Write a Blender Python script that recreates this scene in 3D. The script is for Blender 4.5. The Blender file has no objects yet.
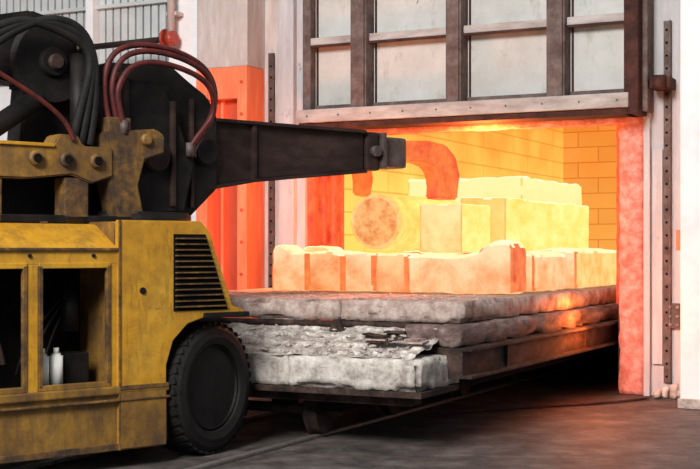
import bpy, bmesh, math, random
from mathutils import Vector, Matrix, noise
random.seed(4)
scene=bpy.context.scene
try:
    scene.view_settings.view_transform='Standard'
    scene.view_settings.look='None'
except Exception: pass

# ---------------------------------------------------------------- materials
def mat(name,c1,c2=None,c3=None,scale=3.0,rough=.7,metal=0.0,bump=.15,em=None,em2=None,es=0.0,detail=8,stretch=(1,1,1),t1=.36,t2=.64,spot=None,spot_scale=9,spot_t=.62,spot_w=.06,spot_f=1.0,sstretch=None,spec=.5,scr=None,zg=None):
    m=bpy.data.materials.new(name); m.use_nodes=True
    nt=m.node_tree; N=nt.nodes; L=nt.links
    b=N['Principled BSDF']; b.inputs['Roughness'].default_value=rough; b.inputs['Metallic'].default_value=metal
    b.inputs['Specular IOR Level'].default_value=spec
    tc=N.new('ShaderNodeTexCoord'); mp=N.new('ShaderNodeMapping'); mp.inputs['Scale'].default_value=stretch
    L.new(tc.outputs['Object'],mp.inputs['Vector'])
    nz=N.new('ShaderNodeTexNoise'); nz.inputs['Scale'].default_value=scale; nz.inputs['Detail'].default_value=detail; nz.inputs['Roughness'].default_value=.7
    L.new(mp.outputs[0],nz.inputs['Vector'])
    def ramp(cols):
        r=N.new('ShaderNodeValToRGB'); e=r.color_ramp.elements
        e[0].position=t1; e[0].color=(*cols[0],1); e[1].position=t2; e[1].color=(*cols[-1],1)
        if len(cols)>2:
            x=e.new((t1+t2)/2); x.color=(*cols[1],1)
        L.new(nz.outputs['Fac'],r.inputs['Fac']); return r
    cols=[c for c in (c1,c2,c3) if c is not None]
    if len(cols)==1: cols=cols*2
    r=ramp(cols); out=r.outputs[0]
    def overlay(out,col,sc,st,tt,ww,ff):
        mp2=N.new('ShaderNodeMapping'); mp2.inputs['Scale'].default_value=st; L.new(tc.outputs['Object'],mp2.inputs['Vector'])
        n2=N.new('ShaderNodeTexNoise'); n2.inputs['Scale'].default_value=sc; n2.inputs['Detail'].default_value=10; n2.inputs['Roughness'].default_value=.78
        L.new(mp2.outputs[0],n2.inputs['Vector'])
        r2=N.new('ShaderNodeValToRGB'); r2.color_ramp.elements[0].position=tt-ww; r2.color_ramp.elements[1].position=tt+ww
        r2.color_ramp.elements[1].color=(ff,ff,ff,1)
        L.new(n2.outputs['Fac'],r2.inputs['Fac'])
        mx=N.new('ShaderNodeMix'); mx.data_type='RGBA'; L.new(r2.outputs[0],mx.inputs[0]); L.new(out,mx.inputs[6]); mx.inputs[7].default_value=(*col,1)
        return mx.outputs[2]
    if spot: out=overlay(out,spot,spot_scale,sstretch or stretch,spot_t,spot_w,spot_f)
    if scr:
        out=overlay(out,scr,12,(.3,1,2.4),.64,.025,.85)
        out=overlay(out,scr,9,(2.2,1,.35),.6,.07,.55)
    L.new(out,b.inputs['Base Color'])
    if bump:
        bp=N.new('ShaderNodeBump'); bp.inputs['Strength'].default_value=bump; bp.inputs['Distance'].default_value=.05
        L.new(nz.outputs['Fac'],bp.inputs['Height']); L.new(bp.outputs[0],b.inputs['Normal'])
    if em:
        re=ramp([em,em2 or em]); eo=re.outputs[0]
        if zg:   # temperature gradient with height
            sp=N.new('ShaderNodeSeparateXYZ'); L.new(tc.outputs['Object'],sp.inputs[0])
            mr=N.new('ShaderNodeMapRange'); mr.interpolation_type='SMOOTHSTEP'; mr.inputs[1].default_value=zg[0]; mr.inputs[2].default_value=zg[1]; mr.inputs[4].default_value=zg[3]
            ad=N.new('ShaderNodeMath'); ad.operation='MULTIPLY_ADD'; L.new(nz.outputs['Fac'],ad.inputs[0]); ad.inputs[1].default_value=.5; 
            sb=N.new('ShaderNodeMath'); sb.operation='SUBTRACT'; L.new(sp.outputs[2],sb.inputs[0]); sb.inputs[1].default_value=.25
            L.new(sb.outputs[0],ad.inputs[2]); L.new(ad.outputs[0],mr.inputs[0])
            mx=N.new('ShaderNodeMix'); mx.data_type='RGBA'; L.new(mr.outputs[0],mx.inputs[0]); L.new(eo,mx.inputs[6]); mx.inputs[7].default_value=(*zg[2],1); eo=mx.outputs[2]
        L.new(eo,b.inputs['Emission Color']); b.inputs['Emission Strength'].default_value=es
    return m

def brickmat(name,axis,clow,chigh,mortar,z0,z1,es):
    m=bpy.data.materials.new(name); m.use_nodes=True
    nt=m.node_tree; N=nt.nodes; L=nt.links; b=N['Principled BSDF']; b.inputs['Roughness'].default_value=.9
    tc=N.new('ShaderNodeTexCoord'); sp=N.new('ShaderNodeSeparateXYZ'); cb=N.new('ShaderNodeCombineXYZ')
    L.new(tc.outputs['Object'],sp.inputs[0]); L.new(sp.outputs[axis],cb.inputs[0]); L.new(sp.outputs[2],cb.inputs[1])
    bk=N.new('ShaderNodeTexBrick'); bk.inputs['Scale'].default_value=1; bk.inputs['Brick Width'].default_value=1.5 if axis==1 else .8; bk.inputs['Row Height'].default_value=.3; bk.inputs['Mortar Size'].default_value=.012
    bk.inputs['Color1'].default_value=(1,1,1,1); bk.inputs['Color2'].default_value=(.92,.88,.83,1); bk.inputs['Mortar'].default_value=(*mortar,1)
    L.new(cb.outputs[0],bk.inputs['Vector'])
    mr=N.new('ShaderNodeMapRange'); mr.inputs[1].default_value=z0; mr.inputs[2].default_value=z1
    nz=N.new('ShaderNodeTexNoise'); nz.inputs['Scale'].default_value=1.3; nz.inputs['Detail'].default_value=6; L.new(tc.outputs['Object'],nz.inputs['Vector'])
    ad=N.new('ShaderNodeMath'); ad.operation='ADD'; L.new(sp.outputs[2],ad.inputs[0]); 
    ms=N.new('ShaderNodeMath'); ms.operation='MULTIPLY_ADD'; L.new(nz.outputs['Fac'],ms.inputs[0]); ms.inputs[1].default_value=2.2; ms.inputs[2].default_value=-1.1
    L.new(ms.outputs[0],ad.inputs[1]); L.new(ad.outputs[0],mr.inputs[0])
    mx=N.new('ShaderNodeMix'); mx.data_type='RGBA'; L.new(mr.outputs[0],mx.inputs[0]); mx.inputs[6].default_value=(*clow,1); mx.inputs[7].default_value=(*chigh,1)
    mu=N.new('ShaderNodeMix'); mu.data_type='RGBA'; mu.blend_type='MULTIPLY'; mu.inputs[0].default_value=1; L.new(mx.outputs[2],mu.inputs[6]); L.new(bk.outputs['Color'],mu.inputs[7])
    b.inputs['Base Color'].default_value=(.03,.015,.01,1)
    L.new(mu.outputs[2],b.inputs['Emission Color']); b.inputs['Emission Strength'].default_value=es
    return m

M={}
HB=(.04,.022,.015)
M['yellow']=mat('worn_yellow_paint',(.4,.19,.012),(.52,.26,.015),(.6,.33,.03),scale=1.6,rough=.45,bump=.01,spot=(.12,.06,.022),spot_scale=3,spot_t=.6,spot_w=.14,spot_f=.8,scr=(.08,.045,.022))
M['yellow_dirty']=mat('dirty_yellow_paint',(.12,.06,.013),(.25,.125,.016),(.38,.2,.022),scale=2.0,rough=.6,bump=.03,spot=(.05,.028,.018),spot_scale=4,spot_t=.53,spot_w=.16,spot_f=.9,sstretch=(1.4,1,.8),scr=(.035,.02,.014))
M['yellow_rust']=mat('rusty_yellow_paint',(.06,.03,.013),(.17,.08,.014),(.3,.155,.022),scale=4,rough=.7,bump=.1,spot=(.022,.015,.012),spot_scale=6,spot_t=.51,spot_w=.12,scr=(.03,.018,.013))
M['black']=mat('greasy_black_steel',(.004,.0035,.003),(.008,.0065,.006),(.015,.011,.0095),scale=5,rough=.6,bump=.04,spec=.22)
M['dark']=mat('dark_cavity',(.003,.003,.003),(.008,.006,.005),scale=6,rough=.9,spec=.1)
M['arm']=mat('sooty_brown_steel',(.014,.008,.007),(.026,.014,.012),(.045,.026,.021),scale=5,rough=.65,bump=.06,stretch=(.4,1,1),spec=.22)
M['arm_end']=mat('scorched_grey_steel',(.045,.033,.03),(.11,.082,.073),scale=6,rough=.6,spec=.4)
M['rubber']=mat('black_rubber',(.005,.005,.005),(.014,.012,.011),scale=8,rough=.75,bump=.1,spec=.25)
M['hose_red']=mat('oxide_red_hose',(.04,.008,.008),(.11,.017,.015),scale=10,rough=.55,bump=0,spec=.3)
M['redpaint']=mat('red_paint',(.3,.03,.02),(.45,.07,.04),scale=10,rough=.4)
M['steel']=mat('bare_steel',(.12,.11,.1),(.22,.2,.19),scale=12,rough=.5,metal=.4)
M['chromerod']=mat('chrome_rod',(.5,.5,.5),rough=.2,metal=1,bump=0)
M['white_plastic']=mat('white_plastic',(.65,.65,.6),(.75,.75,.7),rough=.4,bump=0)
M['concrete']=mat('dusty_refractory',(.22,.185,.16),(.45,.41,.365),(.66,.62,.57),scale=6,rough=.95,bump=.3,spot=(.12,.085,.07),spot_scale=7,spot_t=.6,spot_w=.05,spot_f=.8,sstretch=(.5,1,1.8))
M['ledge']=mat('spalled_refractory',(.2,.16,.14),(.44,.39,.35),(.7,.66,.6),scale=9,rough=.95,bump=.4,spot=(.11,.08,.065),spot_scale=6,spot_t=.59,spot_w=.05,spot_f=.85)
M['deck']=mat('scorched_refractory',(.2,.13,.105),(.38,.285,.245),(.54,.45,.405),scale=7,rough=.95,bump=.25,spot=(.1,.062,.05),spot_scale=6,spot_t=.61,spot_w=.05,sstretch=(.5,.5,1.6))
M['side_mix']=mat('sooty_refractory_side',(.04,.025,.022),(.14,.09,.08),(.3,.23,.2),scale=5,rough=.95,bump=.4,stretch=(1,.35,1.5))
M['rubble']=mat('refractory_crumbs',(.24,.19,.16),(.45,.4,.36),(.6,.56,.5),scale=10,rough=.95,bump=.3)
M['bogie_steel']=mat('rusty_bogie_steel',(.01,.007,.006),(.035,.021,.017),(.09,.057,.045),scale=4,rough=.8,bump=.2,stretch=(1,.4,1),spec=.2)
M['door_panel']=mat('stained_grey_door_plate',(.46,.46,.43),(.53,.53,.5),(.59,.59,.56),scale=1.3,rough=.8,bump=.01,spot=(.26,.22,.19),spot_scale=3,spot_t=.63,spot_w=.08,spot_f=.6,sstretch=(1.8,1,.7))
M['door_rib']=mat('brown_grey_rib',(.085,.054,.047),(.13,.092,.082),(.185,.14,.128),scale=6,rough=.75,bump=.05,spec=.25)
M['door_beam']=mat('light_grey_beam',(.28,.24,.22),(.4,.36,.34),(.5,.47,.45),scale=6,rough=.75,bump=.04,stretch=(.3,1,1),spec=.3)
M['brown']=mat('burnt_brown_steel',(.03,.012,.01),(.085,.034,.027),scale=5,rough=.8,bump=.1,spec=.2)
M['shell']=mat('grey_white_furnace_shell',(.42,.41,.42),(.48,.47,.48),(.56,.55,.56),scale=4,rough=.75,bump=.02,stretch=(2,2,.3),spot=(.2,.16,.15),spot_scale=9,spot_t=.64,spot_w=.04,spot_f=.8,sstretch=(1,1,.45))
M['shell_red']=mat('glow_lit_red_jamb',(.36,.12,.09),(.5,.21,.17),(.6,.34,.3),scale=9,rough=.9,bump=.25,em=(.9,.08,.02),em2=(1,.17,.07),es=.24)  # red furnace light on jamb and lintel put into base colour and emission
M['white']=mat('whitewash',(.76,.75,.75),(.84,.83,.83),(.88,.88,.88),scale=2,rough=.85,bump=.02,spot=(.25,.18,.14),spot_scale=12,spot_t=.72,spot_w=.03)
M['corr']=mat('painted_sheet_metal',(.5,.51,.5),(.66,.67,.66),scale=2,rough=.5,bump=0)
M['dark_glass']=mat('dim_louvre_gap',(.05,.055,.055),(.1,.105,.105),scale=3,rough=.4,bump=0)
M['pinkwall']=mat('limewashed_wall',(.46,.38,.35),(.52,.45,.42),(.6,.54,.51),scale=4,rough=.9,bump=.03,stretch=(2,2,.4))
M['orange']=mat('glow_lit_orange_red',(.7,.15,.06),(.76,.19,.08),(.84,.27,.13),scale=3,rough=.7,bump=.03,stretch=(2,2,.35),em=(1,.1,.02),em2=(1,.13,.035),es=.12)  # furnace glow falling on the column, painted into base colour and faint emission
M['orange_dk']=mat('glow_lit_deep_orange',(.48,.05,.015),(.58,.08,.028),scale=3,rough=.7,bump=.03,stretch=(2,2,.35),em=(1,.06,.01),em2=(1,.08,.015),es=.12)  # deeper tone of the same painted glow, for the column recess
M['floor']=mat('oily_concrete_floor',(.03,.025,.023),(.08,.066,.06),(.145,.123,.112),scale=2.6,rough=.68,bump=.12,detail=14,spot=(.018,.015,.014),spot_scale=1.8,spot_t=.55,spot_w=.08,spot_f=.85)
M['hot_jamb']=mat('glowing_jamb',(.1,.03,.02),em=(.6,.018,.006),em2=(1,.13,.03),es=1.0,scale=4,bump=.3)
PY=(1,.82,.4)
M['hot_cradle']=mat('hot_cradle_support_block',HB,em=(.95,.27,.07),em2=(1,.6,.29),es=1.0,scale=3.2,bump=.35,t1=.34,t2=.6,zg=(1.3,1.68,(1,.78,.45),.85))
M['hot_cradle_b']=mat('hot_cradle_block_orange',HB,em=(.92,.21,.05),em2=(1,.5,.2),es=.98,scale=3.6,bump=.35,t1=.34,t2=.62,zg=(1.3,1.7,(1,.68,.33),.8))
M['hot_top']=mat('hot_cradle_top',HB,em=(1,.72,.3),em2=(1,.93,.6),es=1.15,scale=5,bump=.3)
M['hot_gap']=mat('hot_cradle_gap',HB,em=(.85,.15,.03),em2=(1,.3,.08),es=.95,scale=5,bump=.3)
M['hot_end']=mat('hot_cradle_end',HB,em=(.75,.07,.02),em2=(1,.26,.08),es=.95,scale=5,bump=.4)
M['hot_edge']=mat('hot_billet_edge',HB,em=(1,.38,.08),em2=(1,.55,.16),es=.97,scale=5,bump=.3)
M['hot_round']=mat('hot_ingot_end',HB,em=(.72,.17,.03),em2=(1,.5,.17),es=1.0,scale=9,bump=.6,t1=.34,t2=.58)
M['hot_rim']=mat('hot_ingot_rim',HB,em=(1,.42,.09),em2=(1,.65,.25),es=1.05,scale=9,bump=.3)
M['hot_skin']=mat('hot_ingot_skin',HB,em=(1,.55,.08),em2=(1,.8,.22),es=1.0,scale=5,bump=.3)
M['hot_billet']=mat('hot_billet',HB,em=(1,.48,.11),em2=(1,.76,.3),es=1.0,scale=4,bump=.3,zg=(1.6,2.1,(1,.82,.38),.8))
M['hot_slab']=mat('yellow_hot_slab',HB,em=(1,.7,.12),em2=(1,.92,.32),es=1.05,scale=2.2,bump=.3,stretch=(1,1,2))
M['hot_slab_front']=mat('yellow_hot_slab_end',HB,em=(1,.55,.09),em2=(1,.72,.22),es=1.0,scale=3,bump=.3)
M['hot_core']=mat('yellow_hot_ingot',HB,em=(1,.7,.14),em2=(1,.84,.3),es=1.03,scale=2,bump=.2,zg=(1.6,2.6,(1,.9,.42),.9))
M['hot_core_top']=mat('pale_hot_ingot_top',HB,em=(1,.9,.45),em2=(1,.97,.65),es=1.1,scale=2,bump=.2)
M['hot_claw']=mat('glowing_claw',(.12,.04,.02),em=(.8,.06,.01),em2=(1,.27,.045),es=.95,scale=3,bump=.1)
M['brick_side']=brickmat('glowing_brick_side',1,(1,.75,.14),(1,.36,.045),(.84,.64,.5),2.0,4.0,1.02)
M['brick_back']=brickmat('glowing_brick_back',0,(1,.42,.075),(.95,.28,.035),(.78,.56,.42),1.6,4.0,.98)
M['hearth']=mat('glowing_roof',(.1,.05,.03),em=(1,.3,.05),em2=(1,.45,.1),es=.9)

# ---------------------------------------------------------------- geometry helper
class Asm:
    def __init__(s,name,loc=(0,0,0),rot=0):
        e=bpy.data.objects.new(name,None); scene.collection.objects.link(e)
        e.empty_display_size=.2; e.location=loc; e.rotation_euler=(0,0,rot); s.e=e
    def add(s,name,bm,m,smooth=False,facemat=None):
        bmesh.ops.recalc_face_normals(bm,faces=bm.faces[:])
        me=bpy.data.meshes.new(name); bm.normal_update()
        if facemat:
            for f in bm.faces: f.material_index=facemat(f)
        bm.to_mesh(me); bm.free()
        o=bpy.data.objects.new(name,me); scene.collection.objects.link(o); o.parent=s.e
        for x in (m if isinstance(m,list) else [m]): me.materials.append(M[x])
        if smooth:
            for p in me.polygons: p.use_smooth=True
        return o
    def box(s,name,x,y,z,m,bev=.008,rot=None):
        bm=bmesh.new(); bmesh.ops.create_cube(bm,size=1)
        d=(x[1]-x[0],y[1]-y[0],z[1]-z[0]); c=Vector(((x[0]+x[1])/2,(y[0]+y[1])/2,(z[0]+z[1])/2))
        bmesh.ops.scale(bm,vec=d,verts=bm.verts)
        if bev>0: bmesh.ops.bevel(bm,geom=bm.edges[:],offset=min(bev,min(d)*.3),segments=2,affect='EDGES',profile=.6)
        if rot: bmesh.ops.rotate(bm,verts=bm.verts,matrix=Matrix.Rotation(rot[0],3,rot[1]))
        bmesh.ops.translate(bm,vec=c,verts=bm.verts)
        return s.add(name,bm,m)
    def rough(s,name,x,y,z,m,seg=.09,amp=.02,bev=.03,freq=4,seed=0,facemat=None,smooth=True,topf=None,chip=0):
        bm=bmesh.new(); bmesh.ops.create_cube(bm,size=1)
        d=(x[1]-x[0],y[1]-y[0],z[1]-z[0]); c=Vector(((x[0]+x[1])/2,(y[0]+y[1])/2,(z[0]+z[1])/2))
        bmesh.ops.scale(bm,vec=d,verts=bm.verts); bmesh.ops.translate(bm,vec=c,verts=bm.verts)
        for ax in range(3):
            n=max(1,int(d[ax]/seg))
            cuts=[d[ax]*i/n for i in range(1,n)]
            if facemat: cuts=sorted(cuts+[bev*.9,d[ax]-bev*.9])
            for q_ in cuts:
                v=[x,y,z][ax][0]+q_
                co=[0,0,0]; co[ax]=v; no=[0,0,0]; no[ax]=1
                bmesh.ops.bisect_plane(bm,geom=bm.verts[:]+bm.edges[:]+bm.faces[:],plane_co=co,plane_no=no)
        h=Vector(d)/2
        for v in bm.verts:
            l=v.co-c; q=[max(0,abs(l[i])-(h[i]-bev)) for i in range(3)]
            k=sum(1 for t in q if t>0)
            if k>1:
                ln=math.sqrt(sum(t*t for t in q)); 
                for i in range(3):
                    if q[i]>0:
                        l[i]=math.copysign(h[i]-bev+q[i]/ln*bev,l[i])
                if chip:
                    nn=noise.fractal(v.co*3.5+Vector((seed*5.1,2,0)),1,2,5)
                    if nn>.05: l-=Vector([math.copysign(1,l[i]) if q[i]>0 else 0 for i in range(3)])*min(chip,nn*chip*2.5)
                v.co=c+l
            if topf:
                f=(v.co.z-z[0])/d[2]; v.co.z=z[0]+f*(topf(v.co.x)-z[0])
        bm.normal_update()
        for v in bm.verts:
            p=v.co*freq+Vector((seed*7.3,0,0))
            v.co+=v.normal*(noise.fractal(p,1,2,4)*amp) 
        return s.add(name,bm,m,smooth,facemat)
    def prism(s,name,pts,y0,y1,m,bev=.01,plane='xz'):
        bm=bmesh.new()
        f=lambda a,b,c:(a,c,b) if plane=='xz' else ((c,a,b) if plane=='yz' else (a,b,c))
        A=[bm.verts.new(f(a,b,y0)) for a,b in pts]; B=[bm.verts.new(f(a,b,y1)) for a,b in pts]
        n=len(pts); bm.faces.new(A); bm.faces.new(B[::-1])
        for i in range(n): bm.faces.new([A[i],B[i],B[(i+1)%n],A[(i+1)%n]])
        bmesh.ops.recalc_face_normals(bm,faces=bm.faces[:])
        if bev>0: bmesh.ops.bevel(bm,geom=bm.edges[:],offset=bev,segments=2,affect='EDGES',clamp_overlap=True)
        return s.add(name,bm,m)
    def cyl(s,name,p0,p1,r,m,r2=None,seg=32,bev=0):
        p0=Vector(p0);p1=Vector(p1); bm=bmesh.new(); d=p1-p0
        bmesh.ops.create_cone(bm,cap_ends=True,segments=seg,radius1=r,radius2=r if r2 is None else r2,depth=d.length)
        if bev>0:
            es=[e for e in bm.edges if abs(e.verts[0].co.z-e.verts[1].co.z)<1e-5]
            bmesh.ops.bevel(bm,geom=es,offset=bev,segments=2,affect='EDGES')
        q=Vector((0,0,1)).rotation_difference(d.normalized()).to_matrix()
        bmesh.ops.rotate(bm,verts=bm.verts,matrix=q); bmesh.ops.translate(bm,vec=(p0+p1)/2,verts=bm.verts)
        o=s.add(name,bm,m)
        for p in o.data.polygons: p.use_smooth=len(p.vertices)<=4
        return o
    def tube(s,name,pts,r,m):
        cu=bpy.data.curves.new(name,'CURVE'); cu.dimensions='3D'; sp=cu.splines.new('NURBS'); sp.points.add(len(pts)-1)
        for i,p in enumerate(pts): sp.points[i].co=(*p,1)
        sp.use_endpoint_u=True; sp.order_u=4; cu.bevel_depth=r; cu.bevel_resolution=4; cu.resolution_u=10; cu.use_fill_caps=True
        cu.materials.append(M[m])
        o=bpy.data.objects.new(name,cu); scene.collection.objects.link(o); o.parent=s.e; return o
    def lathe(s,name,prof,c,ax,m,seg=48,smooth=False):
        bm=bmesh.new(); ax=Vector(ax).normalized(); q=Vector((0,0,1)).rotation_difference(ax).to_matrix()
        rings=[]
        for a,r in prof:
            rings.append([bm.verts.new(q@Vector((r*math.cos(2*math.pi*i/seg),r*math.sin(2*math.pi*i/seg),a))+Vector(c)) for i in range(seg)])
        for k in range(len(rings)-1):
            for i in range(seg):
                bm.faces.new([rings[k][i],rings[k][(i+1)%seg],rings[k+1][(i+1)%seg],rings[k+1][i]])
        bm.faces.new(rings[0]); bm.faces.new(rings[-1])
        return s.add(name,bm,m,smooth)

O=(-.561,16.22,0); RF=math.atan2(-.447,.894)
def F(name): return Asm(name,O,RF)
T0=(-1.09,10.0,0); RT=math.atan2(.655,.756)

# ---------------------------------------------------------------- floor
bm=bmesh.new(); bmesh.ops.create_grid(bm,x_segments=2,y_segments=2,size=30); bmesh.ops.translate(bm,vec=(0,12,0),verts=bm.verts)
me=bpy.data.meshes.new('floor'); bm.to_mesh(me); bm.free(); fl=bpy.data.objects.new('floor',me); scene.collection.objects.link(fl); me.materials.append(M['floor'])

# ---------------------------------------------------------------- furnace
fu=F('forging_furnace')
fu.box('side_lining_left',(-.2,.1),(.9,10.6),(.95,4.4),'brick_side',0)
fu.box('side_lining_right',(4.0,4.3),(.9,10.6),(.95,4.4),'brick_side',0)
fu.box('back_lining',(.1,4.0),(10.4,10.7),(.95,4.4),'brick_back',0)
fu.box('plinth_left',(-.2,.12),(.9,10.6),(0,.95),'dark',0)
fu.box('plinth_right',(4.0,4.3),(.9,10.6),(0,.95),'dark',0)
fu.box('sand_seal_right',(3.96,4.0),(.0,10.4),(0,.95),'bogie_steel',0)
fu.box('plinth_back',(.1,4.0),(10.4,10.7),(0,.95),'dark',0)
fu.box('roof_lining',(-.2,4.3),(.5,10.7),(4.4,4.6),'hearth',0)
fu.rough('jamb_left',(-.1,.1),(.02,.9),(0,3.2),'hot_jamb',amp=.02)
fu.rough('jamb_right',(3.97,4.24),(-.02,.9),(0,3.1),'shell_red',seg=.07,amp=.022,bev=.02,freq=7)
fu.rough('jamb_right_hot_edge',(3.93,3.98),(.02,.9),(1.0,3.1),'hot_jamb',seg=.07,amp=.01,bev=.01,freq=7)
fu.box('lintel',(-.1,4.24),(.02,.6),(3.08,4.4),'brown',.01)
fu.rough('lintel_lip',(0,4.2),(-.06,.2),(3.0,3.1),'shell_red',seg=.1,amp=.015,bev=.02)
for i,r in enumerate((.03,.045,.03)):
    fu.cyl('jamb_pipe_%d'%i,(.16,.2+.25*i,0),(.16,.2+.25*i,3.0),r,'hot_jamb')
fu.box('shell_right',(4.26,4.85),(0,.6),(0,6.5),'shell',.01)
fu.box('shell_edge_right',(4.26,4.33),(-.08,0),(0,6.5),'shell',.01)
fu.box('shell_above',(-.3,4.26),(.05,.6),(4.4,6.5),'shell',.01)
fu.box('shell_left',(-.315,-.1),(-.12,.6),(0,6.5),'shell',.015)
fu.box('shell_left_flange',(-.1,.02),(-.04,.3),(0,6.5),'shell',.01)
def perforated(a,name,x0,x1,y,z0,z1,m='shell'):
    a.box(name,(x0,x1),(y-.03,y),(z0,z1),m,.004)
    bm=bmesh.new(); n=int((z1-z0)/.14)
    for i in range(n):
        mt=Matrix.Translation(((x0+x1)/2,y-.031,z0+.07+i*.14))@Matrix.Rotation(math.pi/2,4,'X')
        bmesh.ops.create_cone(bm,cap_ends=True,segments=12,radius1=.014,radius2=.014,depth=.01,matrix=mt)
    a.add(name+'_holes',bm,'dark')
perforated(fu,'perforated_angle_right',4.47,4.54,-.005,.15,4.1,'door_rib')
fu.box('angle_web_right',(4.54,4.555),(-.08,0),(.15,4.1),'door_rib',.003)
fu.box('patch_plate',(4.52,4.66),(-.06,-.02),(.75,1.02),'arm_end',.005)
for dx in (.03,.11):
    for dz in (.04,.13,.23): fu.cyl('plate_bolt',(4.52+dx,-.085,.75+dz),(4.52+dx,-.05,.75+dz),.018,'steel',seg=6)
for i in range(14): fu.cyl('shell_bolt',(4.7,-.02,.3+i*.3),(4.7,.01,.3+i*.3),.016,'door_rib',seg=6)
fu.box('painted_glow_patch',(4.6,4.83),(-.012,.0),(1.6,1.82),'orange',.003)  # thin plate coloured as a patch of red light on the shell
fu.cyl('bracket_roller',(4.42,-.3,3.4),(4.56,-.3,3.4),.08,'brown',bev=.01)
fu.box('roller_bracket',(4.38,4.6),(-.3,0),(3.34,3.46),'brown',.01)
fu.box('shell_weld_plate',(4.35,4.46),(-.04,0),(.35,2.7),'shell',.006)
for i in range(5):
    fu.rough('foot_clutter_%d'%i,(4.42+i*.08,4.5+i*.08),(-.32+.03*i,-.2+.03*i),(0,.1+.03*(i%3)),'concrete',amp=.03,seg=.04,seed=i)

# ---------------------------------------------------------------- door
d=F('furnace_door')
z0,z1=3.12,5.6
d.box('panel',(.18,4.2),(-.22,-.12),(z0+.1,z1),'door_panel',.005)
d.box('frame_bottom',(.14,4.2),(-.5,-.1),(3.13,3.29),'door_beam',.015)
d.box('frame_bottom_lip',(.16,4.22),(-.46,-.08),(3.06,3.13),'brown',.01)
for i,(a,b) in enumerate(((.16,.27),(.85,1.06),(2.07,2.26),(3.27,3.48))):
    d.box('rib_vertical_%d'%i,(a,b),(-.44 if i else -.36,-.2),(3.29,z1),'door_rib',.012)
    if i: d.box('rib_cap_%d'%i,(a+.02,b-.02),(-.47,-.44),(3.29,z1),'door_rib',.006)
d.box('frame_right',(4.14,4.3),(-.46,-.05),(3.06,z1),'brown',.015)
d.box('frame_right_rail',(4.3,4.36),(-.3,-.02),(3.1,z1),'door_rib',.01)
xs=[(.27,.85),(1.06,2.07),(2.26,3.27),(3.48,4.14)]
for k,zz in enumerate((4.08,5.1)):
    for i,(a,b) in enumerate(xs):
        d.box('rib_horizontal_%d_%d'%(k,i),(a,b),(-.36,-.2),(zz,zz+.09),'door_beam',.01)
        d.box('rib_horizontal_lip_%d_%d'%(k,i),(a,b),(-.37,-.35),(zz-.03,zz),'brown',.004)
for i,(a,b) in enumerate(xs):
    d.box('panel_edge_low_%d'%i,(a,b),(-.25,-.21),(3.29,3.36),'door_rib',.005)
    for sx in (a+.02,b-.04): d.box('panel_edge_v_%d'%i,(sx,sx+.02),(-.245,-.21),(3.3,z1),'brown',.003)
bm=bmesh.new()
for i in range(10):
    mt=Matrix.Translation((.3+i*.42,-.505,3.21))@Matrix.Rotation(math.pi/2,4,'X')
    bmesh.ops.create_cone(bm,cap_ends=True,segments=6,radius1=.01,radius2=.01,depth=.02,matrix=mt)
d.add('beam_bolts',bm,'door_rib')
d.tube('chalk_mark',[(1.62,-.225,4.5),(1.66,-.225,4.62),(1.7,-.225,4.5),(1.76,-.225,4.64)],.005,'steel')

# ---------------------------------------------------------------- walls left of the furnace
w=F('wall_left')
w.box('pier_pink',(-.64,-.315),(.1,.6),(0,6.5),'pinkwall',.01)
w.box('pier_white',(-1.87,-1.39),(-.25,.6),(0,6.5),'white',.01)
w.box('masonry',(-9,-1.87),(.0,.4),(0,4.0),'white',.01)
w.box('masonry_over',(-9,-1.87),(.3,.6),(4.0,6.5),'dark_glass',.01)
w.box('sill',(-9,-1.9),(-.08,.1),(3.93,4.02),'door_beam',.01)
bm=bmesh.new()
x=-8.9
while x<-1.95:
    bmesh.ops.create_cube(bm,size=1,matrix=Matrix.Translation((x,.24,5.2))@Matrix.Diagonal((.095,.1,2.4,1)))
    x+=.125
w.add('louvre_fins',bm,'corr')
w.box('mullion',(-3.45,-3.33),(.05,.3),(4.0,6.5),'white',.01)
w.box('mullion_edge',(-2.0,-1.88),(.0,.3),(4.0,6.5),'white',.01)
for zz in (4.9,5.6): w.box('louvre_transom',(-9,-1.9),(.12,.2),(zz,zz+.05),'corr',.005)
perforated(w,'perforated_angle_left',-.56,-.48,.08,.5,4.1,'arm_end')
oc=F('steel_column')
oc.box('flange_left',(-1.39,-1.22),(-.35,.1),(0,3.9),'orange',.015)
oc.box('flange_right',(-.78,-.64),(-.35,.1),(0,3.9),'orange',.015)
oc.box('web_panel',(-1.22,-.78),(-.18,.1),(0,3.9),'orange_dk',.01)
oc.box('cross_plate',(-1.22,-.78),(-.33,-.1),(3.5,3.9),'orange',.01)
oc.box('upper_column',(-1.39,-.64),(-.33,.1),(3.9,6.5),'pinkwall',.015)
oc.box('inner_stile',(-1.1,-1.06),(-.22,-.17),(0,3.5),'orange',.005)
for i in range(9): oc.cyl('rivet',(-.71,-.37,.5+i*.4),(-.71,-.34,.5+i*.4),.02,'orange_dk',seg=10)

wr=F('wall_right')
wr.box('pier',(4.86,6.6),(-1.0,.7),(0,6.5),'white',.02)
wr.box('pier_skirt',(4.84,6.6),(-1.03,.7),(0,.1),'concrete',.01)

# ---------------------------------------------------------------- rails
for sx in (1.41,2.54):
    r=F('rail_track'); r.box('rail_head',(sx-.035,sx+.035),(-8,9),(0,.03),'steel',.008); r.box('rail_slot',(sx-.09,sx-.04),(-8,9),(0,.012),'dark',0)
r=F('floor_cable'); r.tube('cable',[(2.9,-2.6,.02),(3.3,-2.0,.02),(3.9,-1.35,.02),(4.25,-.8,.02),(4.4,-.45,.02)],.014,'brown')

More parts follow.
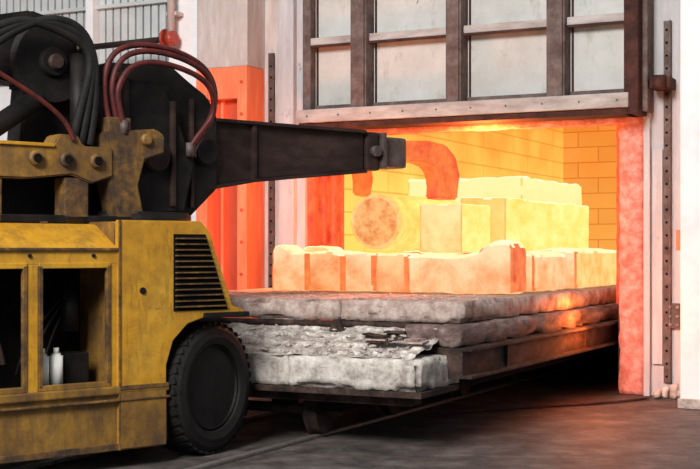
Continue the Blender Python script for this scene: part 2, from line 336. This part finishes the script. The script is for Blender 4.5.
# ---------------------------------------------------------------- bogie hearth car
b=F('bogie_hearth_car')
for i,(a,c) in enumerate(((.2,1.42),(1.43,2.6),(2.61,3.75))):
    b.rough('deck_slab_%d'%i,(a,c),(-4.15,-2.9),(.985,1.165),'deck',seg=.04,amp=.01,bev=.012,freq=9,seed=i,chip=.035)
b.rough('deck_slab_rear',(.2,3.75),(-2.9,8.0),(.985,1.165),'deck',seg=.08,amp=.006,bev=.012,chip=.02)
for i,(a,c,y) in enumerate(((.2,1.6,-4.98),(1.605,2.55,-4.97),(2.555,3.72,-5.0))):
    b.rough('lower_slab_%d'%i,(a,c),(y,-4.1),(.49,.74),'concrete',seg=.04,amp=.012,bev=.015,freq=8,seed=3+i,chip=.05)
b.box('lower_slab_shoe',(.2,3.74),(-4.99,-4.2),(.44,.49),'bogie_steel',.006)
def wedge(name,x0,x1,y0,y1,zf,zb,m,amp,seed):
    bm=bmesh.new(); nx=int((x1-x0)/.025); ny=int((y1-y0)/.025); g=[]
    for j in range(ny+1):
        row=[]
        for i in range(nx+1):
            x=x0+(x1-x0)*i/nx; y=y0+(y1-y0)*j/ny; f=j/ny
            n1=noise.fractal(Vector((x*2.2+seed,y*3,1)),1,2,6); n2=noise.fractal(Vector((x*9+seed,y*9,5)),1,2,5)
            q=f+n1*.22; st=round(q*4)/4*.35+q*.65; st=min(max(st,0),1)
            row.append(bm.verts.new((x,y,zf+(zb-zf)*st+n2*amp)))
        g.append(row)
    for j in range(ny):
        for i in range(nx): bm.faces.new([g[j][i],g[j][i+1],g[j+1][i+1],g[j+1][i]])
    return b.add(name,bm,m,False)
wedge('spalled_ledge',.25,3.64,-4.96,-4.12,.735,.955,'ledge',.012,2)
b.box('ledge_core',(.25,3.3),(-4.25,-3.9),(.5,.93),'ledge',.01)
b.rough('side_slab',(3.3,3.83),(-4.4,8.0),(.8,.98),'side_mix',seg=.07,amp=.012,bev=.01,freq=8,seed=7,chip=.03)
b.box('side_ledge',(3.3,3.85),(-4.4,8),(.56,.79),'bogie_steel',.01)
b.box('side_channel_top',(3.5,3.93),(-4.4,8),(.775,.8),'bogie_steel',.004)
b.box('side_channel_low',(3.5,3.93),(-4.4,8),(.55,.575),'bogie_steel',.004)
for i in range(5): b.box('side_stiffener_%d'%i,(3.84,3.88),(-3.4+i*2.4,-3.37+i*2.4),(.57,.79),'bogie_steel',.003)
b.cyl('front_pipe',(.4,-4.22,.96),(3.6,-4.22,.96),.028,'bogie_steel')
b.prism('pipe_clamp',[(2.55,.88),(2.72,.88),(2.66,1.0),(2.6,1.0)],-4.28,-4.14,'bogie_steel',.005)
for i in range(8):
    x=random.uniform(3.1,3.62); y=-4.7+random.random()*.5; z=.775+(y+5)*.22
    b.box('corner_plate_%d'%i,(x-random.uniform(.05,.12),x+.08),(y-.07,y+.07),(z,z+.014),'bogie_steel' if i%2 else 'deck',.004,rot=(random.uniform(-.2,.2),'XYZ'[i%3]))
b.box('front_beam',(.3,3.6),(-4.85,-4.65),(.36,.45),'bogie_steel',.01)
b.box('chassis_left',(1.1,1.3),(-4.6,8),(.25,.5),'dark',.01)
b.box('chassis_right',(2.65,2.85),(-4.6,8),(.25,.5),'dark',.01)
b.box('chassis_core',(.5,3.5),(-4.5,8),(.38,.56),'dark',.01)
for y in (-4.4,-3.0,-1.2,.8,3,6):
    for sx in (1.41,2.54):
        b.lathe('wheel',[(-.07,.05),(-.07,.19),(-.03,.24),(0,.205),(.07,.2),(.07,.05)],(sx,y,.232),(1,0,0),'bogie_steel',32)
    b.cyl('axle',(1.2,y,.232),(2.75,y,.232),.045,'bogie_steel')
bm=bmesh.new()
for i in range(260):
    x=random.uniform(.5,3.5); y=random.uniform(-4.92,-4.2); z=.755+(y+4.93)*.26
    r=random.choice((.006,.008,.012,.016,.022,.028)); 
    g=bmesh.ops.create_icosphere(bm,subdivisions=1,radius=r,matrix=Matrix.Translation((x,y,z))@Matrix.Rotation(random.random()*6,4,'Z')@Matrix.Diagonal((random.uniform(.7,1.6),random.uniform(.7,1.3),random.uniform(.4,.9),1)))
    for v in g['verts']: v.co+=Vector([random.uniform(-.25,.25)*r for _ in range(3)])
for i in range(90):
    x=random.uniform(.5,3.7); y=random.uniform(-4.1,-2.6); r=random.choice((.005,.008,.012))
    bmesh.ops.create_icosphere(bm,subdivisions=1,radius=r,matrix=Matrix.Translation((x,y,1.168)))
b.add('refractory_crumbs',bm,'rubble')

# ---------------------------------------------------------------- cradle and support blocks
def fm(f):
    n=f.normal
    if n.z>.45: return 1
    if abs(n.x)>.8: return 2
    if abs(n.x)>.32 and abs(n.y)>.3: return 3
    return 0
def cradle(prof,y0,y1,m='hot_cradle',seed=0,zb=1.18,name='hot_cradle_support_block',ms=None,seg=.035,bev=.03):
    xs0,xs1=prof[0][0],prof[-1][0]
    def top(x):
        x=min(max(x,xs0),xs1)
        for i in range(len(prof)-1):
            if x<=prof[i+1][0]:
                t=(x-prof[i][0])/max(1e-6,prof[i+1][0]-prof[i][0]); t=t*t*(3-2*t); return prof[i][1]*(1-t)+prof[i+1][1]*t
        return prof[-1][1]
    a=F(name)
    a.rough('block',(xs0,xs1),(y0,y1),(zb,1.6),(ms or [m,'hot_top','hot_gap'])+['hot_gap'],seg=seg,amp=.012,bev=bev,freq=5,seed=seed,facemat=fm,topf=top)
cradle([(.96,1.56),(1.0,1.64),(1.06,1.66),(1.12,1.64),(1.19,1.58),(1.38,1.57)],-2.5,-2.15,'hot_cradle',1)
cradle([(1.39,1.57),(1.5,1.59),(1.6,1.59),(1.79,1.56)],-2.5,-2.13,'hot_cradle_b',2)
cradle([(1.8,1.57),(1.9,1.56),(2.14,1.57)],-2.5,-2.15,'hot_cradle',3)
cradle([(2.15,1.56),(2.25,1.57),(2.5,1.56)],-2.5,-2.12,'hot_cradle_b',4)
cradle([(2.51,1.55),(2.7,1.56),(2.95,1.54),(3.12,1.55),(3.24,1.58),(3.34,1.65),(3.45,1.69),(3.56,1.69),(3.63,1.63)],-2.53,-2.13,'hot_cradle',5,ms=['hot_cradle','hot_top','hot_end'],bev=.05)
cradle([(3.0,1.57),(3.3,1.585),(3.48,1.58),(3.6,1.56)],-1.8,-.72,'hot_cradle',6,ms=['hot_cradle','hot_top','hot_cradle'],bev=.05)
cradle([(3.15,1.6),(3.4,1.62),(3.66,1.6)],-.55,1.2,'hot_cradle',7,ms=['hot_cradle','hot_top','hot_billet'],bev=.05)
cradle([(.95,1.58),(1.05,1.64),(1.25,1.64),(1.35,1.58)],-1.9,-1.5,'hot_billet',8)
for k,(y0,y1) in enumerate(((-1.95,-1.6),(-.4,0.0))):
    cradle([(1.5,1.59),(1.7,1.57),(1.93,1.555),(2.15,1.57),(2.3,1.59)],y0,y1,'hot_billet',9+k)
for k,(a,c_,y0,y1) in enumerate(((2.42,3.0,-2.0,-1.4),(2.6,2.98,-1.1,-.7),(2.6,3.08,1.0,1.4),(.6,2.2,2.0,2.4),(.6,2.2,3.4,3.8))):
    cradle([(a,1.55),((a+c_)/2,1.55),(c_,1.55)],y0,y1,'hot_slab',20+k,ms=['hot_slab','hot_top','hot_slab'],seg=.08)  # plain supports under the load, grouped under the cradle name

# charge
c=F('glowing_round_ingot')
c.lathe('ingot_skin',[(0,.285),(.03,.3),(.5,.3),(1.2,.3),(1.9,.3),(2.0,.27)],(1.93,-2.0,1.895),(0,1,0),'hot_skin',64)
c.lathe('ingot_rim',[(.0,.29),(-.02,.285),(-.026,.265),(-.012,.25),(.0,.24)],(1.93,-2.0,1.895),(0,1,0),'hot_rim',64)
bm=bmesh.new(); ring=[]
ctr=bm.verts.new((1.93,-2.03,1.895))
for k in range(1,10):
    rr=.252*k/9; ring.append([bm.verts.new((1.93+rr*math.cos(2*math.pi*i/48),-2.018-.012*noise.fractal(Vector((rr*math.cos(2*math.pi*i/48)*14,rr*math.sin(2*math.pi*i/48)*14,3)),1,2,4)+(0.012 if k in(5,) else 0),1.895+rr*math.sin(2*math.pi*i/48))) for i in range(48)])
for i in range(48): bm.faces.new([ctr,ring[0][i],ring[0][(i+1)%48]])
for k in range(8):
    for i in range(48): bm.faces.new([ring[k][i],ring[k+1][i],ring[k+1][(i+1)%48],ring[k][(i+1)%48]])
c.add('ingot_face',bm,'hot_round',True)
c=F('glowing_square_billet'); c.rough('billet',(2.46,2.94),(-2.1,-1.28),(1.575,2.07),['hot_billet','hot_top','hot_slab','hot_edge'],seg=.05,amp=.01,bev=.025,seed=3,facemat=fm)
c=F('glowing_long_slab'); c.rough('slab',(2.56,3.08),(-1.2,1.9),(1.58,2.16),['hot_slab_front','hot_core_top','hot_slab','hot_edge'],seg=.08,amp=.014,bev=.025,seed=4,facemat=fm)
c=F('glowing_large_ingot'); c.rough('ingot',(.55,2.2),(1.9,4.6),(1.58,2.56),['hot_core','hot_core_top','hot_core','hot_slab_front'],seg=.12,amp=.03,bev=.04,seed=5,facemat=fm)

# ---------------------------------------------------------------- forging manipulator truck
t=Asm('forklift_manipulator',T0,RT)
Q=1.85
t.box('lower_panel',(-3.6,-.37),(0,.06),(.16,.57),'yellow_dirty',.012)
t.box('lower_panel_trim',(-3.6,-.37),(-.03,.03),(.55,.61),'yellow_dirty',.012)
t.box('lower_shelf',(-3.6,-.37),(-.04,.02),(.5,.515),'yellow_rust',.006)
t.box('lower_skid',(-3.6,-.39),(-.015,.04),(.14,.19),'yellow_rust',.006)
t.box('top_rail',(-3.6,-.78),(0,.07),(1.49,1.62),'yellow',.012)
for i,(a,e) in enumerate(((-.86,-.74),(-1.52,-1.43),(-2.25,-2.15),(-3.0,-2.9),(-3.6,-3.5))):
    t.box('post_%d'%i,(a,e),(0,.07),(.58,1.5),'yellow',.01)
for i,(a,e) in enumerate(((-1.43,-.86),(-2.15,-1.52),(-2.9,-2.25))):
    t.box('frame_low_%d'%i,(a,e),(-.01,.03),(.61,.65),'yellow_dirty',.006)
    t.box('frame_top_%d'%i,(a,e),(-.01,.03),(1.47,1.51),'yellow',.006)
    t.box('frame_l_%d'%i,(a,a+.03),(-.01,.03),(.63,1.49),'yellow_rust',.004)
    t.box('frame_r_%d'%i,(e-.03,e),(-.01,.03),(.63,1.49),'yellow_rust',.004)
t.prism('hood',[(0,1.6),(.05,1.64),(.32,1.79),(.5,1.8),(1.6,1.8),(Q,1.62),(Q,1.6)],-3.6,-.78,'yellow',.01,plane='yz')
for i in range(4): t.box('hood_seam_%d'%i,(-1.2-.6*i,-1.18-.6*i),(.34,1.5),(1.795,1.81),'yellow_rust',.003)
t.box('hood_drip_rail',(-3.6,-.78),(-.02,.03),(1.595,1.615),'yellow_rust',.004)
for i in range(5): t.cyl('hood_bolt_%d'%i,(-1.0-.5*i,.02,1.56),(-1.0-.5*i,-.012,1.56),.014,'black',seg=8)
t.box('bay_back',(-3.55,-.8),(.55,.62),(.3,1.6),'dark',0)
t.box('bay_floor',(-3.55,-.8),(.07,Q-.1),(.4,.6),'dark',0)
t.box('far_panel',(-3.6,-.78),(Q-.06,Q),(.16,1.62),'yellow_dirty',.01)
t.box('rear_panel',(-3.66,-3.56),(0,Q),(.16,1.62),'yellow',.03)
for i,x in enumerate((-1.33,-1.22)):
    t.cyl('coolant_bottle_%d'%i,(x,.14,.6),(x,.14,.86),.048,'white_plastic',bev=.015); t.cyl('bottle_cap_%d'%i,(x,.14,.86),(x,.14,.9),.02,'white_plastic')
t.box('battery',(-1.12,-.92),(.2,.4),(.6,.85),'black',.01)
t.cyl('filter',(-1.0,.35,1.0),(-1.0,.35,1.3),.07,'black')
for i in range(3): t.tube('wiring_%d'%i,[(-1.4+.1*i,.4,.7),(-1.35+.1*i,.35,1.0),(-1.1+.05*i,.35,1.2+.05*i),(-.9,.4,1.4-.1*i)],.01,'black')
t.cyl('hydraulic_filter',(-1.9,.3,.7),(-1.9,.3,1.1),.08,'arm')
t.tube('bay_pipe',[(-2.1,.2,.7),(-2.0,.2,1.2),(-1.7,.2,1.3),(-1.6,.2,.8)],.02,'arm')
sk=[(-.39,.14),(-.39,.74),(-.33,.92),(-.2,1.04),(-.06,1.08),(.33,1.09),(.33,1.13),(.215,1.17),(-.0,1.74),(-.08,1.82),(-.8,1.82),(-.8,.14)]
t.prism('front_quarter_skin',sk,-.02,.04,'yellow',.008)
t.prism('front_quarter_low_panel',[(-.4,.15),(-.4,.57),(-.79,.57),(-.79,.15)],-.03,-.018,'yellow_dirty',.003)
ib=[(-.66,.2),(-.66,1.12),(.2,1.14),(-.02,1.74),(-.09,1.81),(-.8,1.81),(-.8,.2)]
t.prism('front_quarter_body',ib,.04,Q,'yellow_dirty',.01)
t.prism('front_quarter_far_skin',sk,Q,Q+.05,'yellow_dirty',.008)
t.box('fender_lip',(-.06,.36),(-.05,.6),(1.08,1.12),'black',.01)
t.box('front_bumper',(.2,.34),(.75,Q-.75),(.35,1.1),'yellow_dirty',.02)
t.box('quarter_seam',(-.8,-.785),(-.028,-.01),(.14,1.82),'yellow_rust',.003)
t.box('quarter_grime_rail',(-.8,-.38),(-.035,-.01),(.58,.61),'yellow_rust',.004)
lv=[(-.33,1.14),(.165,1.14),(-.045,1.72),(-.33,1.72)]
t.prism('louvre_recess',lv,-.028,-.018,'dark',0)
for i in range(13):
    z=1.165+i*.043; xr=.165-(z-1.14)*.36
    t.box('louvre_slat_%d'%i,(-.32,xr-.01),(-.05,-.02),(z,z+.011),'yellow_rust',.004)
t.cyl('panel_latch',(-.6,-.03,1.3),(-.6,-.01,1.3),.025,'black')
t.box('chassis',(-3.5,.5),(.75,Q-.75),(.3,.6),'black',.02)
t.cyl('front_axle',(.09,.4,.52),(.09,Q-.4,.52),.1,'black'); t.cyl('rear_axle',(-2.75,.4,.52),(-2.75,Q-.4,.52),.1,'black')
for nm,(wx,wy,ang) in {'front_near':(.09,.27,19),'front_far':(.09,Q-.28,19),'rear_near':(-2.75,.3,0),'rear_far':(-2.75,Q-.3,0)}.items():
    an=math.radians(ang); ax=(math.sin(an),-math.cos(an),0) if 'near' in nm else (-math.sin(an),math.cos(an),0)
    ce=(wx,wy,.52)
    t.lathe('tire_'+nm,[(-.17,.3),(-.175,.46),(-.14,.505),(0,.515),(.14,.505),(.175,.46),(.185,.4),(.165,.345),(.13,.335),(.13,.3)],ce,ax,'rubber',64)
    t.lathe('rim_'+nm,[(-.1,.29),(.14,.335),(.15,.32),(.03,.29),(-.02,.2),(.0,.14),(.07,.11),(.08,.05)],ce,ax,'black',48)
    A=Vector(ax); U=Vector((0,0,1)); V=A.cross(U)
    bm=bmesh.new()
    for i in range(40):
        th=2*math.pi*i/40
        dr=U*math.cos(th)+V*math.sin(th); tg=A.cross(dr)
        for sgn in (-1,1):
            m=Matrix((( *dr,),( *tg,),( *A,))).transposed().to_4x4()
            bmesh.ops.create_cube(bm,size=1,matrix=Matrix.Translation(Vector(ce)+dr*.506+A*.09*sgn)@m@Matrix.Rotation(.3*sgn,4,'X')@Matrix.Diagonal((.018,.045,.14,1)))
    t.add('tread_'+nm,bm,'rubber')
    bm=bmesh.new()
    for i in range(8):
        th=2*math.pi*i/8; dr=U*math.cos(th)+V*math.sin(th)
        bmesh.ops.create_icosphere(bm,subdivisions=1,radius=.016,matrix=Matrix.Translation(Vector(ce)+dr*.17+A*.0))
    t.add('wheel_nuts_'+nm,bm,'arm')
# turntable & tower
t.cyl('turntable',(-.2,.92,1.78),(-.2,.92,1.9),.55,'black',bev=.02)
t.prism('tower_head',[(-.69,2.94),(-.47,3.08),(-.1,3.1),(.12,3.12),(.3,3.0),(.5,2.88),(.6,2.72),(.6,2.12),(.32,1.87),(-.51,1.86),(-.69,2.05)],.72,1.12,'black',.02)
t.prism('tower_cheek_near',[(-.66,2.8),(-.45,2.95),(.0,2.95),(.12,2.7),(.3,2.3),(.2,1.9),(-.45,1.88),(-.6,2.1)],.62,.7,'black',.02)
t.prism('tower_cheek_far',[(-.66,2.8),(-.45,3.1),(.3,3.1),(.5,2.7),(.5,2.3),(.2,1.9),(-.45,1.88),(-.6,2.1)],1.14,1.22,'black',.02)
t.box('tower_rib',(-.4,-.35),(.58,.72),(1.95,3.0),'arm',.01)
t.box('tower_rib_b',(.05,.09),(.58,.72),(1.95,2.8),'arm',.01)
t.box('tower_front_rib',(.3,.33),(.68,.74),(1.95,2.85),'arm',.006)
t.cyl('tower_pivot',(-.1,.55,2.35),(-.1,.66,2.35),.12,'arm',bev=.01)
t.cyl('arm_pivot',(.45,.66,2.42),(.45,.74,2.42),.12,'black',bev=.02)
t.prism('rear_upright',[(-1.6,1.85),(-.75,1.85),(-.8,2.3),(-.72,3.0),(-.78,3.35),(-1.1,3.42),(-1.6,3.3),(-1.6,2.9),(-1.15,2.85),(-1.2,2.3),(-1.6,2.3)],.75,1.0,'black',.02)
t.lathe('sheave_disc',[(0,.02),(0,.3),(.04,.33),(.08,.3),(.08,.12),(.12,.1),(.12,.03)],(-.98,.72,3.02),(0,-1,0),'black',40)
t.cyl('sheave_pin',(-.98,.56,3.02),(-.98,.72,3.02),.06,'arm',bev=.01)
t.cyl('tilt_cylinder',(-.78,.6,2.25),(-.78,.6,3.1),.07,'black',bev=.01)
t.cyl('tilt_rod',(-.78,.6,3.1),(-.78,.6,3.3),.035,'chromerod')
t.cyl('lift_cylinder',(-1.9,.6,2.2),(-1.1,.6,2.75),.075,'black',bev=.01)
t.prism('yellow_bracket',[(-2.0,2.12),(-1.3,2.12),(-.95,2.16),(-.78,2.1),(-.6,2.16),(-.6,2.38),(-.85,2.38),(-.9,2.46),(-1.05,2.46),(-1.1,2.38),(-2.0,2.36)],.4,.6,'yellow_dirty',.012)
t.box('bracket_top_flange',(-2.0,-1.1),(.38,.62),(2.36,2.385),'yellow',.005)
for i,x in enumerate((-1.25,-1.0,-.75)):
    t.cyl('bracket_boss_%d'%i,(x,.36,2.27),(x,.42,2.27),.055,'yellow_rust',bev=.01); t.cyl('bracket_hole_%d'%i,(x,.35,2.27),(x,.37,2.27),.033,'dark')
t.box('bracket_post',(-1.0,-.8),(.42,.58),(1.8,2.14),'yellow_rust',.01)
t.box('bracket_post_b',(-1.75,-1.5),(.42,.58),(1.8,2.14),'yellow_rust',.01)
t.prism('rusty_casing',[(-.66,2.5),(-.2,2.55),(-.12,2.5),(-.12,2.36),(-.3,2.3),(-.36,2.1),(-.3,1.84),(-.56,1.84),(-.62,2.1)],.42,.62,'yellow_rust',.015)
t.cyl('casing_pin',(-.3,.38,2.46),(-.3,.44,2.46),.045,'yellow_dirty',bev=.01)
t.box('valve_block',(-.62,-.42),(.44,.6),(2.5,2.62),'yellow_rust',.01)
t.box('walkway',(-1.9,.0),(.42,.75),(1.8,1.86),'black',.01)
# arm
t.prism('boom',[(.45,2.7),(2.3,2.7),(2.3,2.33),(1.0,2.2),(.45,2.1)],.78,1.08,'arm',.02)
t.prism('boom_flange_top',[(.5,2.68),(2.28,2.68),(2.28,2.71),(.5,2.71)],.72,1.14,'arm',.005)
t.prism('boom_flange_low',[(.5,2.1),(1.0,2.185),(2.28,2.315),(2.28,2.345),(1.0,2.215),(.5,2.13)],.72,1.14,'arm',.005)
t.box('boom_stiffener',(.98,1.02),(.74,1.1),(2.2,2.69),'arm',.005)
t.box('boom_head',(2.3,2.46),(.74,1.12),(2.34,2.7),'arm',.03)
t.box('boom_collar',(2.46,2.51),(.7,1.16),(2.36,2.7),'arm_end',.02)
t.box('boom_nose',(2.5,2.84),(.78,1.08),(2.38,2.67),'arm_end',.03)
t.cyl('head_pin',(2.38,.68,2.52),(2.38,.76,2.52),.05,'arm_end')
def claw(name,y0,y1,pts_o,pts_i,m): t.prism(name,pts_o+pts_i[::-1],y0,y1,m,.02)
claw('claw_upper',.82,1.06,[(2.82,2.65),(3.2,2.67),(3.42,2.64),(3.56,2.53),(3.62,2.35),(3.58,2.1)],[(2.82,2.45),(3.12,2.46),(3.27,2.42),(3.34,2.33),(3.36,2.2),(3.34,2.11)],'hot_claw')
claw('claw_far',1.2,1.34,[(2.5,2.5),(2.75,2.5),(2.8,2.3),(2.76,2.12)],[(2.5,2.36),(2.6,2.36),(2.62,2.3),(2.62,2.14)],'hot_claw')
t.box('claw_link',(2.5,2.62),(1.05,1.3),(2.38,2.5),'arm_end',.01)
# hoses
hoseA=[(-.56,.5,2.55),(-.62,.5,2.75),(-.64,.48,2.98),(-.52,.48,3.18),(-.2,.46,3.22),(.1,.46,3.17),(.34,.5,3.08),(.47,.55,2.9),(.45,.58,2.65),(.3,.6,2.5),(.27,.62,2.42)]
for i,(dx,dz) in enumerate(((0,0),(.05,-.05),(.08,-.14))):
    pts=[(p[0]+dx*(1 if k<4 else -.8 if k>6 else 0),p[1]-.03*i,p[2]+(dz if 1<k<8 else 0)) for k,p in enumerate(hoseA)]
    t.tube('hydraulic_hose_red_%d'%i,pts,.023,'hose_red')
    for e in (pts[0],pts[-1]): t.cyl('hose_fitting_%d'%i,(e[0],e[1],e[2]-.06),(e[0],e[1],e[2]+.05),.032,'arm_end',seg=12)
for i in range(3):
    o=.07*i
    t.tube('hydraulic_hose_black_%d'%i,[(-1.7,.5,2.95+o),(-1.4,.48,3.2+o*.8),(-1.1,.45,3.35-o*.6),(-.8+o*.3,.45,3.28-o),(-.7-o*.4,.45,2.95),(-.72-o,.48,2.6),(-.75-o,.5,2.4)],.033,'rubber')
t.tube('thin_hose',[(-1.6,.4,2.9),(-1.2,.38,2.7),(-1.0,.38,2.6),(-.95,.38,2.42)],.018,'hose_red')

v=F('red_valve'); v.cyl('body',(-1.78,-.42,4.3),(-1.64,-.42,4.3),.1,'redpaint',bev=.03); v.cyl('flange',(-1.82,-.42,4.3),(-1.79,-.42,4.3),.13,'redpaint',bev=.005); v.cyl('pipe',(-1.72,-.42,4.3),(-1.72,-.42,6.4),.05,'pinkwall'); v.cyl('elbow',(-3.0,-.42,4.28),(-1.8,-.42,4.3),.04,'arm')
for zz in (4.6,5.6): v.box('pipe_strap',(-1.8,-1.64),(-.42,-.25),(zz,zz+.05),'pinkwall',.004)

# ---------------------------------------------------------------- camera, light
cam=bpy.data.cameras.new('camera'); co=bpy.data.objects.new('camera',cam); scene.collection.objects.link(co)
co.location=(0,0,1.6); co.rotation_euler=(math.pi/2,0,0); cam.sensor_width=36; cam.lens=36*1300/700; cam.shift_y=15.5/700
scene.camera=co
wd=bpy.data.worlds.new('world'); scene.world=wd; wd.use_nodes=True
wd.node_tree.nodes['Background'].inputs[0].default_value=(.88,.93,1,1); wd.node_tree.nodes['Background'].inputs[1].default_value=.33
def area(name,loc,tgt,size,e,col):
    l=bpy.data.lights.new(name,'AREA'); l.size=size; l.energy=e; l.color=col; o=bpy.data.objects.new(name,l); scene.collection.objects.link(o)
    o.location=loc; o.rotation_euler=(Vector(tgt)-Vector(loc)).to_track_quat('-Z','Y').to_euler()
area('hall_daylight_light',(-5,-1,9),(2.6,13.5,2),4.5,3200,(1,.97,.94))
def pt(name,loc,e,r):
    l=bpy.data.lights.new(name,'POINT'); l.energy=e; l.color=(1,.2,.04); l.shadow_soft_size=r; o=bpy.data.objects.new(name,l); scene.collection.objects.link(o); o.location=loc
def fw(s,t_,z): return (-.561+.894*s+.447*t_,16.22-.447*s+.894*t_,z)
pt('furnace_glow_light',fw(2.4,-.1,2.75),220,.2)
pt('load_glow_light',fw(.75,-1.6,1.8),130,.2)
pt('hearth_glow_light',fw(4.1,-1.3,.9),70,.15)
pt('car_front_glow_light',fw(2.4,-3.1,1.75),35,.2)
